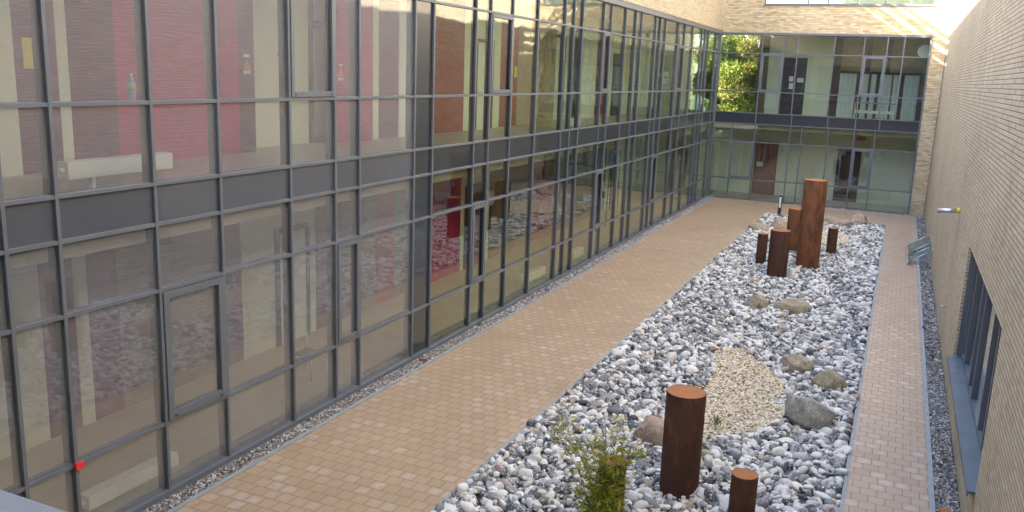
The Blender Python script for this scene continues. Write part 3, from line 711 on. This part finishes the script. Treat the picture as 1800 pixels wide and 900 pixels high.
mb = MB(); mb.box(5.2, W-.03, YB, YB+.12, 6.62, 8.25); mb.build('inner_wall', M['innertan'], far)
mb = MB()
for a, b in ((5.2,5.62),(6.42,6.72),(7.0,7.1),(7.35,7.5),(8.05,8.12),(8.42,8.62),(9.3,9.7)): mb.box(a, b, YB-.05, YB+.05, FUP, 6.6)
mb.box(5.2, 9.9, YB-.06, YB+.06, 6.5, 6.62); mb.box(5.25,5.6,YB-.10,YB-.06,FUP,8.2); mb.box(6.78,7.0,YB-.12,YB-.06,6.6,8.2); mb.box(7.75,7.9,YB-.12,YB-.06,6.6,8.2)
mb.build('post_frame', M['post'], far)
for a, b in ((5.62,6.42),(6.72,7.0),(7.1,7.35),(7.5,8.05),(8.12,8.42),(8.62,9.3)):
    n = max(2, int((b-a)/.06)); v = []
    for i in range(n+1):
        xx = a+(b-a)*i/n; yy = YB-.01+.03*math.sin(i*1.9)
        v += [(xx, yy, FUP+.03), (xx, yy, 6.5)]
    MB().add(v, [(2*i, 2*i+2, 2*i+3, 2*i+1) for i in range(n)], True).build('curtain', M['curtain'], far)
def fdoor(x0, x1, z0, z1, mat):
    mb = MB(); mb.box(x0, x1, YB-.06, YB-.005, z0, z1); d = mb.build('door', M[mat], far)
    xm = (x0+x1)/2; mb = MB(); mb.box(x0-.05, x0, YB-.075, YB-.004, z0, z1+.05); mb.box(x1, x1+.05, YB-.075, YB-.004, z0, z1+.05); mb.box(x0, x1, YB-.075, YB-.004, z1, z1+.05); mb.box(xm-.008, xm+.008, YB-.066, YB-.0601, z0, z1)
    mb.build('door_frame', M['frame_in'], d)
    MB().tube((x1-.1, YB-.12, z0+1.2), (x1-.1, YB-.06, z0+1.2), .02).build('handle', M['silver'], d)
    return d
fdoor(2.86, 3.93, FUP, 7.15, 'doordark')
fdoor(1.84, 2.92, FG, 2.80, 'doorred'); fdoor(5.98, 7.02, FG, 2.70, 'doordark')
for x_, z_, w_, h_, lab in ((3.17,6.0,.20,.26,'upper left of three white papers on the dark upstairs door'),(3.19,5.62,.2,.30,'lower left of three white papers on the dark upstairs door'),(3.57,5.97,.31,.22,'wide white paper on the right leaf of the dark upstairs door')):
    tag(box('paper_sheet', M['paper'], None, x_, x_+w_, YB-.071, YB-.067, z_, z_+h_), lab, 'paper')
tag(box('door_sign', M['curtain'], None, 1.93, 2.26, YB-.075, YB-.067, 1.53, 1.76), 'small grey sign on the red brown ground floor door', 'sign')
tag(box('wall_picture', plain('ochre_print', (.5,.36,.12), .7), None, 6.74, 7.2, YB-.03, YB-.003, 3.2, 3.58), 'ochre picture above the dark ground floor door', 'picture')
t = thing('wall_radiator', 'flat white panel radiator on the upstairs wall left of the dark door', 'radiator', (2.3, YB, 4.55))
MB().box(1.98, 2.60, YB-.12, YB-.03, 4.56, 5.45).build('panel', M['white'], t, .01); MB().tube((2.62,YB-.08,5.3),(2.72,YB-.08,5.3),.025).build('valve', M['silver'], t)
t = thing('bench', 'white framed bench standing upstairs behind the far glass', 'bench', (7.4, D+1, FUP))
mb = MB()
for x_ in (6.55, 8.28): mb.box(x_, x_+.06, D+.95, D+1.35, FUP, FUP+.04); mb.box(x_, x_+.06, D+1.1, D+1.16, FUP, 5.08)
mb.box(6.61, 8.28, D+1.1, D+1.14, 4.62, 4.76); mb.box(6.61, 8.28, D+1.1, D+1.14, 4.30, 4.36); mb.build('frame', M['white'], t)
MB().box(6.5, 8.4, D+.9, D+1.3, 5.08, 5.14).build('top', plain('wood_top', (.45,.36,.26), .5), t)
t = thing('wall_clock', 'round white disc lamp high at the right end of the far glass', 'lamp', (9.3, D+1.2, 7.5))
MB().tube((9.33, D+1.0, 7.6), (9.33, D+1.08, 7.6), .30, n=32).build('disc', M['white'], t); MB().tube((9.33,D+1.04,7.9),(9.33,D+1.04,8.24),.015).build('rod', M['silver'], t)
t.name = 'disc_lamp'
# added pale panel standing in for the bright door lights
t = thing('door_light_panel', 'pale green and white panel standing in for bright lights of the corner door', 'display stand', (-1, 43, FG))
MB().box(-1.3, -1.22, 42.6, 43.3, FG+.02, 2.2).build('panel', M['curtain'], t); MB().box(-1.22, -1.2, 42.75, 43.15, .6, 1.5).build('pale_face', M['white'], t); MB().box(-1.5,-1.0,42.6,43.3,FG,FG+.02).build('base', M['frame_in'], t)

# ------------------------------------------------------------------ right building
right = thing('brick_block', 'tall windowed tan brick wall closing the court on the right', 'building', (W,0,0))
wy0, wy1, wz0, wz1 = 12.02, 18.35, .88, 3.08
mb = MB(); X1 = W+.40
mb.box(W, X1, -.5, wy0, -.05, 15.5); mb.box(W, X1, wy1, D+.36, -.05, 15.5); mb.box(W, X1, wy0, wy1, -.05, wz0-.04); mb.box(W, X1, wy0, wy1, wz1, 15.5)
mb.build('brick_wall', M['brick'], right)
mb = MB(); mb.add([(W-.10,wy0-.02,wz0-.05),(X1,wy0-.02,wz0-.02),(X1,wy1+.02,wz0-.02),(W-.10,wy1+.02,wz0-.05),(W-.10,wy0-.02,wz0-.02),(X1,wy0-.02,wz0+.012),(X1,wy1+.02,wz0+.012),(W-.10,wy1+.02,wz0-.02)], [(0,3,2,1),(4,5,6,7),(0,1,5,4),(1,2,6,5),(2,3,7,6),(3,0,4,7)])
mb.add([(W-.10,wy0-.02,wz0-.09),(W-.085,wy0-.02,wz0-.09),(W-.085,wy1+.02,wz0-.09),(W-.10,wy1+.02,wz0-.09),(W-.10,wy0-.02,wz0-.052),(W-.085,wy0-.02,wz0-.052),(W-.085,wy1+.02,wz0-.052),(W-.10,wy1+.02,wz0-.052)], [(0,3,2,1),(4,5,6,7),(0,1,5,4),(1,2,6,5),(2,3,7,6),(3,0,4,7)])
mb.build('window_sill', M['slate'], right)
ws = MB(); xg = W+.19
for y_ in (wy0+.04, 13.4, 14.15, 15.6, 16.3, 17.6, wy1-.04): ws.box(xg-.05, xg+.07, y_-.035, y_+.035, wz0+.01, wz1)
ws.box(xg-.045, xg+.065, wy0, wy1, wz0+.01, wz0+.08); ws.box(xg-.045, xg+.065, wy0, wy1, wz1-.07, wz1)
wf = ws.build('window', M['frame'], right)
mb = MB(); mb.box(xg, xg+.015, wy0+.05, wy1-.05, wz0+.05, wz1-.05); mb.build('pane', M['glass_teal'], wf)
mb = MB(); mb.box(xg-.05, W+.05, wy1-.02, wy1-.004, wz0+.02, wz1); mb.build('reveal_panel', M['frame'], wf)
mb = MB(); mb.box(W+2.6, W+2.8, wy0-2, wy1+2, -.05, 4); mb.box(X1, W+2.8, wy0-2.2, wy0-2, -.05, 4); mb.box(X1, W+2.8, wy1+2, wy1+2.2, -.05, 4); mb.box(X1, W+2.8, wy0-2, wy1+2, 3.4, 3.5); mb.box(X1, W+2.8, wy0-2, wy1+2, .1, .2)
mb.build('room', plain('room_paint', (.25,.26,.27), .8), right)
mb = MB(); mb.box(W+.06, X1+.3, -.5, D+.36, 15.5, 15.62); mb.build('coping', M['roof'], right)

t = thing('rain_spout', 'silver metal spout sticking out of the right brick wall above the window', 'spout', (W, 22, 3.25))
MB().tube((W+.02,22,3.26),(W-.47,22,3.22),.055,n=16).build('pipe', M['silver'], t)
MB().tube((W-.07,22,3.262),(W+.0,22,3.262),.062,n=16).build('collar', M['yellow'], t)
t = thing('wall_tap', 'small silver tap low on the right brick wall', 'tap', (W, 22, 1.0))
MB().tube((W,22,1.0),(W-.13,22,1.0),.018).build('pipe', M['silver'], t); MB().tube((W-.09,21.95,1.0),(W-.09,22.05,1.0),.012).tube((W-.1,22,1.0),(W-.1,22,.93),.014).build('spigot', M['silver'], t)
# glass hoods over the light wells
for y0_, y1_, lab in ((31.85,32.75,'nearer of two glass hoods at the foot of the right brick wall'),(33.5,35.3,'farther and larger glass hood at the foot of the right wall')):
    t = thing('light_well_hood', lab, 'glass hood', (9.9, (y0_+y1_)/2, 0), 'glass hoods over the light wells')
    a, b, zl, zh = 9.50, W-.01, .16, .62
    fm = MB()
    for yy in (y0_, y1_):
        fm.tube((a,yy,.02),(a,yy,zl),.016,n=6).tube((a,yy,zl),(b,yy,zh),.014,n=6).tube((a,yy,.05),(b,yy,.05),.016,n=6)
    fm.tube((a,y0_,zl),(a,y1_,zl),.016,n=6).tube((a,y0_,.05),(a,y1_,.05),.016,n=6).tube((b,y0_,zh),(b,y1_,zh),.014,n=6).tube((b-.02,y0_,.05),(b-.02,y1_,.05),.018,n=6)
    fm.build('frame', M['silver'], t)
    th = .008
    MB().add([(a,y0_,zl),(b,y0_,zh),(b,y1_,zh),(a,y1_,zl),(a,y0_,zl+th),(b,y0_,zh+th),(b,y1_,zh+th),(a,y1_,zl+th)], [(0,3,2,1),(4,5,6,7),(0,1,5,4),(1,2,6,5),(2,3,7,6),(3,0,4,7)]).build('lid_pane', M['glass_hood'] if 'glass_hood' in M else M['glass_veiled'], t)
    MB().add([(a,y0_,.05),(b,y0_,.05),(b,y0_,zh),(a,y0_,zl),(a,y0_+th,.05),(b,y0_+th,.05),(b,y0_+th,zh),(a,y0_+th,zl)], [(0,1,2,3),(7,6,5,4),(0,4,5,1),(1,5,6,2),(2,6,7,3),(3,7,4,0)]).build('side_pane', M['glass_veiled'], t)
    MB().box(a+.02, b-.03, y0_+.03, y1_-.03, .034, .046).build('grating', M['frame_in'], t)

# bollard
t = thing('bollard_light', 'slim dark bollard light with white face at the far end of the bed', 'bollard', (4.17, 40.35, 0))
MB().box(4.10,4.24,40.30,40.42,0,.96).build('post', M['black'], t, .01)
MB().box(4.125,4.215,40.288,40.298,.42,.90).build('diffuser', M['lamp'], t)
MB().box(4.07,4.27,40.27,40.45,0,.06).build('base_plate', M['black'], t)
# drain lid, orange stone
t = tag(recenter(MB().tube((.25,15.03,.0),(.25,15.03,.045),.09,n=20).build('drain_cap', M['rust']), (.25,15.03,0)), 'rusty round drain cap in the left gravel strip', 'drain cap')
tag(recenter(MB().tube((10.0,13.05,0),(10.0,13.05,.06),.10,.08,n=14).build('drain_cap', M['rust_top']), (10.0,13.05,0)), 'orange rusty cap in the gravel at the bottom right edge', 'drain cap')

# ------------------------------------------------------------------ building behind the camera with the ledge seen at lower left
near_b = thing('near_wing', 'near building with a grey metal ledge at the bottom left corner', 'building', (5,-.5,0))
mb = MB(); mb.box(-.3, W+.4, -1.0, -.6, -.05, 3.9); mb.box(-.3, W+.4, -1.0, -.6, 7.6, 15.2); mb.box(-.3,.6,-1,-.6,3.9,7.6); mb.box(9.7,W+.4,-1,-.6,3.9,7.6)
mb.build('brick_wall', M['brick'], near_b)
mb = MB()
for x_ in (.6, 2.2, 3.4, 5.0, 6.2, 7.6, 9.0, 9.64): mb.box(x_, x_+.06, -.75, -.65, 3.9, 7.6)
for z_ in (3.9, 5.0, 6.9, 7.54): mb.box(.6, 9.7, -.74, -.66, z_, z_+.06)
wf = mb.build('window', M['frame'], near_b); MB().box(.62, 9.68, -.71, -.70, 3.92, 7.58).build('pane', M['spandrel'], wf)
mb = MB(); mb.add([(0,-.6,4.30),(0,1.86,4.30),(W-.01,1.86,4.30),(W-.01,-.6,4.30),(0,-.6,4.54),(0,1.86,4.49),(W-.01,1.86,4.49),(W-.01,-.6,4.54)], [(0,1,2,3),(7,6,5,4),(0,4,5,1),(1,5,6,2),(2,6,7,3),(3,7,4,0)])
mb.build('ledge', M['coping'], near_b, .012)

# ------------------------------------------------------------------ plants
def leafcloud(name, pts, dirs, L, Wd, cols, mat, parent, fold=.15):
    n = len(pts); d = dirs/np.linalg.norm(dirs, axis=1)[:,None]
    r = rng.normal(size=(n,3)); s = np.cross(d, r); s /= np.linalg.norm(s, axis=1)[:,None]; u = np.cross(s, d)
    L = L[:,None]; w = Wd[:,None]
    a = pts; b = pts+d*L*.35+s*w*.5+u*w*fold; c = pts+d*L-u*L*.12; e = pts+d*L*.35-s*w*.5+u*w*fold; m = pts+d*L*.38
    V = np.stack([a,b,c,e,m],1).reshape(-1,3); base = np.arange(n)*5
    F = np.stack([base,base+1,base+4, base+1,base+2,base+4, base+4,base+2,base+3, base,base+4,base+3],1).reshape(-1)
    me = bpy.data.meshes.new(name); me.vertices.add(len(V)); me.vertices.foreach_set('co', V.astype(np.float32).ravel())
    me.loops.add(len(F)); me.loops.foreach_set('vertex_index', F.astype(np.int32)); k = len(F)//3
    me.polygons.add(k); me.polygons.foreach_set('loop_start', np.arange(0,len(F),3,dtype=np.int32)); me.polygons.foreach_set('loop_total', np.full(k,3,np.int32))
    me.update(calc_edges=True); ca = me.color_attributes.new('pc','FLOAT_COLOR','POINT')
    ca.data.foreach_set('color', np.repeat(np.concatenate([cols,np.ones((n,1))],1),5,0).astype(np.float32).ravel())
    me.materials.append(mat); o = bpy.data.objects.new(name, me); COL.objects.link(o)
    if parent: o.parent = parent; o.location = -parent.location
    return o
# bamboo
t = thing('bamboo_plant', 'yellow green leafy bamboo growing around the thin rusty column', 'plant', (5.8, 9.85, 0))
st = MB(); LP, LD = [], []
rng = np.random.default_rng(5)
for i in range(38):
    dense = i >= 22
    a = rng.uniform(0, 2*PI); r0 = rng.uniform(.02,.19 if dense else .30); bx_, by_ = (5.88 if dense else 5.82)+math.cos(a)*r0, (9.86 if dense else 9.95)+math.sin(a)*r0*.5
    h = rng.uniform(.6, .98) if dense else rng.uniform(1.1, 2.0)
    lean = Vector((float(np.clip(rng.normal(.0,.16 if dense else .50), -.66, .36)), rng.normal(0,.10), 0))
    p = Vector((bx_, by_, 0)); prev = p; seg = 7
    for k in range(1, seg+1):
        f = k/seg; q = Vector((bx_, by_, 0))+Vector((0,0,h*f*(1-.10*f)))+lean*f*f*1.15
        st.tube(prev, q, .0075*(1-f*.6)+.001, .0075*(1-(f+.1)*.6)+.001, n=5, cap=False)
        if f > .15:
            for _ in range(4):
                d = Vector((rng.normal(), rng.normal(), rng.uniform(-.1,.8))).normalized()
                tp = prev.lerp(q, rng.random()); ln = rng.uniform(.05,.20); e2 = tp+d*ln
                st.tube(tp, e2, .0016, .001, n=3, cap=False)
                for _ in range(3):
                    LP.append(tp.lerp(e2, rng.uniform(.4,1))); LD.append(d+Vector((rng.normal(0,.6),rng.normal(0,.6),rng.normal(-.1,.45))))
        prev = q
LP = np.array([tuple(p) for p in LP]); LD = np.array([tuple(p) for p in LD]); n = len(LP)
pal = np.array([(.36,.40,.045),(.48,.49,.07),(.23,.31,.035),(.62,.54,.09),(.40,.44,.06),(.50,.34,.09)])
leafcloud('foliage', LP, LD, rng.uniform(.08,.16,n), rng.uniform(.014,.023,n), pal[rng.choice(6,n,p=[.28,.2,.26,.08,.13,.05])]*rng.uniform(.8,1.15,(n,1)), M['leaf'], t)
st.build('stem', plain('bamboo_stem', (.24,.24,.07), .6), t)
def weed(x, y, z, s, n, lab):
    t = thing('weed', lab, 'plant', (x,y,z))
    p = np.tile(np.array([[x,y,z]]), (n,1))+rng.normal(0,s*.12,(n,3))*np.array([1,1,.2])+np.array([0,0,1])*rng.uniform(0,s*.5,(n,1)); d = rng.normal(0,.5,(n,3)); d[:,2] = abs(d[:,2])+.7
    leafcloud('foliage', p, d, rng.uniform(s*.4,s,n), np.full(n,s*.14), np.array([(.14,.24,.035)])*rng.uniform(.7,1.3,(n,1)), M['leaf'], t)
    mb = MB(); mb.tube((x,y,z-.03),(x,y,z+s*.5),.004,n=5); mb.build('stem', M['leaf_stem'] if 'leaf_stem' in M else M['bark'], t)
weed(6.45, 14.4, .08, .20, 22, 'small upright green weed at the lower edge of the near yellow patch')
weed(.16, 17.82, .03, .10, 30, 'low green weed in the left gravel strip')
weed(10.05, 14.9, .03, .10, 24, 'low green weed in the right gravel strip under the sill')

# added trees, standing in for foliage reflected over the corner glazing
def tree(x, y, h, r, zc, nleaf, lab, seed, pal):
    R_ = np.random.default_rng(seed); t = thing('reflection_tree', lab, 'tree', (x,y,0), 'trees standing in for reflected foliage')
    mb = MB(); mb.tube((x,y,-.1),(x+.1,y,zc-r*.5),.17,.12,n=10,cap=False); LPs = []
    top = Vector((x+.1,y,zc-r*.5)); cl = []
    for i in range(26):
        a = R_.uniform(0,2*PI); el = R_.uniform(-.25,1.35); d = Vector((math.cos(a)*math.cos(el), math.sin(a)*math.cos(el), math.sin(el)))
        rr_ = r*R_.uniform(.55,1.0); e = Vector((x,y,zc))+Vector((d.x*rr_, d.y*rr_, d.z*rr_*1.25-r*.25))
        m_ = top.lerp(e,.5)+Vector((R_.normal(0,.2),R_.normal(0,.2),R_.normal(0,.2)))
        s_ = Vector((x+.1*R_.random(),y,zc-r*R_.uniform(.0,.7)))
        mb.tube(s_, m_, .06,.035,n=6,cap=False); mb.tube(m_, e, .035,.01,n=5,cap=False); cl.append((e, R_.uniform(.45,.95))); cl.append((m_, R_.uniform(.35,.7)))
    mb.build('trunk', M['bark'], t)
    P_, D_, C_ = [], [], []
    per = nleaf//len(cl)
    for e, s in cl:
        v = R_.normal(size=(per,3)); v /= np.linalg.norm(v,axis=1)[:,None]; v *= (s*R_.uniform(.2,1,per)**.5)[:,None]*np.array([1,1,.75])
        P_.append(np.array(tuple(e))+v); D_.append(v/s+R_.normal(0,.6,(per,3))+np.array([0,0,-.2])); C_.append(pal[R_.integers(0,len(pal),per)]*R_.uniform(.75,1.2)*R_.uniform(.8,1.2,(per,1)))
    P_, D_, C_ = map(np.concatenate, (P_,D_,C_)); n = len(P_)
    leafcloud('crown', P_, D_, R_.uniform(.12,.22,n), R_.uniform(.06,.10,n), np.clip(C_,0,1), M['leaf'], t)
PT = np.array([(.18,.22,.035),(.26,.30,.05),(.12,.16,.03),(.34,.36,.08)])
tree(-1.6, 50.6, 9, 2.7, 6.2, 42000, 'yellow green leafy tree standing in for reflected foliage at the left side of the corner glazing', 5, PT)
tree(1.3, 51.4, 8, 2.9, 6.4, 46000, 'leafy tree with brownish twigs standing in for reflected foliage in the far corner pane', 9, PT*np.array([1.1,.9,1.]))
tree(-5.0, 52.3, 8, 2.6, 4.9, 34000, 'low bushy shrub tree standing in for reflected foliage at the left end of the corner glazing', 31, PT)
tree(.2, 51.2, 6, 2.4, 3.6, 30000, 'low shrub added below the stand-in trees behind the corner glazing', 33, PT*1.05)
tree(-3.4, 56.5, 11, 4.6, 6.6, 40000, 'wide bushy tree added to fill the gap behind the other stand-in trees', 21, PT*.9)
tree(-5.2, 52.5, 10, 3.0, 6.8, 24000, 'darker green stand-in tree farthest left behind the corner glazing', 12, PT*.8)

# ------------------------------------------------------------------ light
sx, sy, sz = 1., .5, .68
el = math.atan2(sz, math.hypot(sx, sy))
sun = bpy.data.lights.new('sun', 'SUN'); sun.energy = 5.0; sun.angle = math.radians(.55); sun.color = (1,.93,.82)
so = bpy.data.objects.new('sun', sun); COL.objects.link(so); so.rotation_euler = Vector((sx, sy, -sz)).to_track_quat('-Z','Y').to_euler(); so.location = (-20,-10,30)
w = bpy.data.worlds.new('World'); sc.world = w; w.use_nodes = True; nt = w.node_tree
bg = nt.nodes['Background']; sk = nt.nodes.new('ShaderNodeTexSky'); sk.sky_type = 'NISHITA'; sk.sun_disc = False
sk.sun_elevation = el; sk.sun_rotation = math.atan2(-sx, -sy) % (2*PI); sk.air_density = 1.0; sk.dust_density = 1.5; sk.ozone_density = 1.0
nt.links.new(sk.outputs[0], bg.inputs[0]); bg.inputs[1].default_value = .15

# ------------------------------------------------------------------ camera
cam = bpy.data.cameras.new('camera'); co = bpy.data.objects.new('camera', cam); COL.objects.link(co); sc.camera = co
R = Matrix(((.91172342,.40920523,.03621455), (-.11782527,.17602727,.97730835), (.39354494,-.8953019,.2087029))).transposed()
co.matrix_world = Matrix.Translation((8.790129,0,6.0)) @ R.to_4x4()
cam.sensor_width = 36; cam.lens = 1521.36/1800*36; cam.clip_start = .05; cam.clip_end = 2000

sc.view_settings.view_transform = 'Standard'; sc.view_settings.look = 'None'; sc.view_settings.gamma = 1; sc.view_settings.use_curve_mapping = False
sc.view_settings.exposure = 2.9
cy = sc.cycles; cy.transparent_max_bounces = 40; cy.max_bounces = 9; cy.diffuse_bounces = 5; cy.glossy_bounces = 4; cy.use_denoising = True
cy.sample_clamp_indirect = 8; cy.caustics_reflective = False; cy.caustics_refractive = False
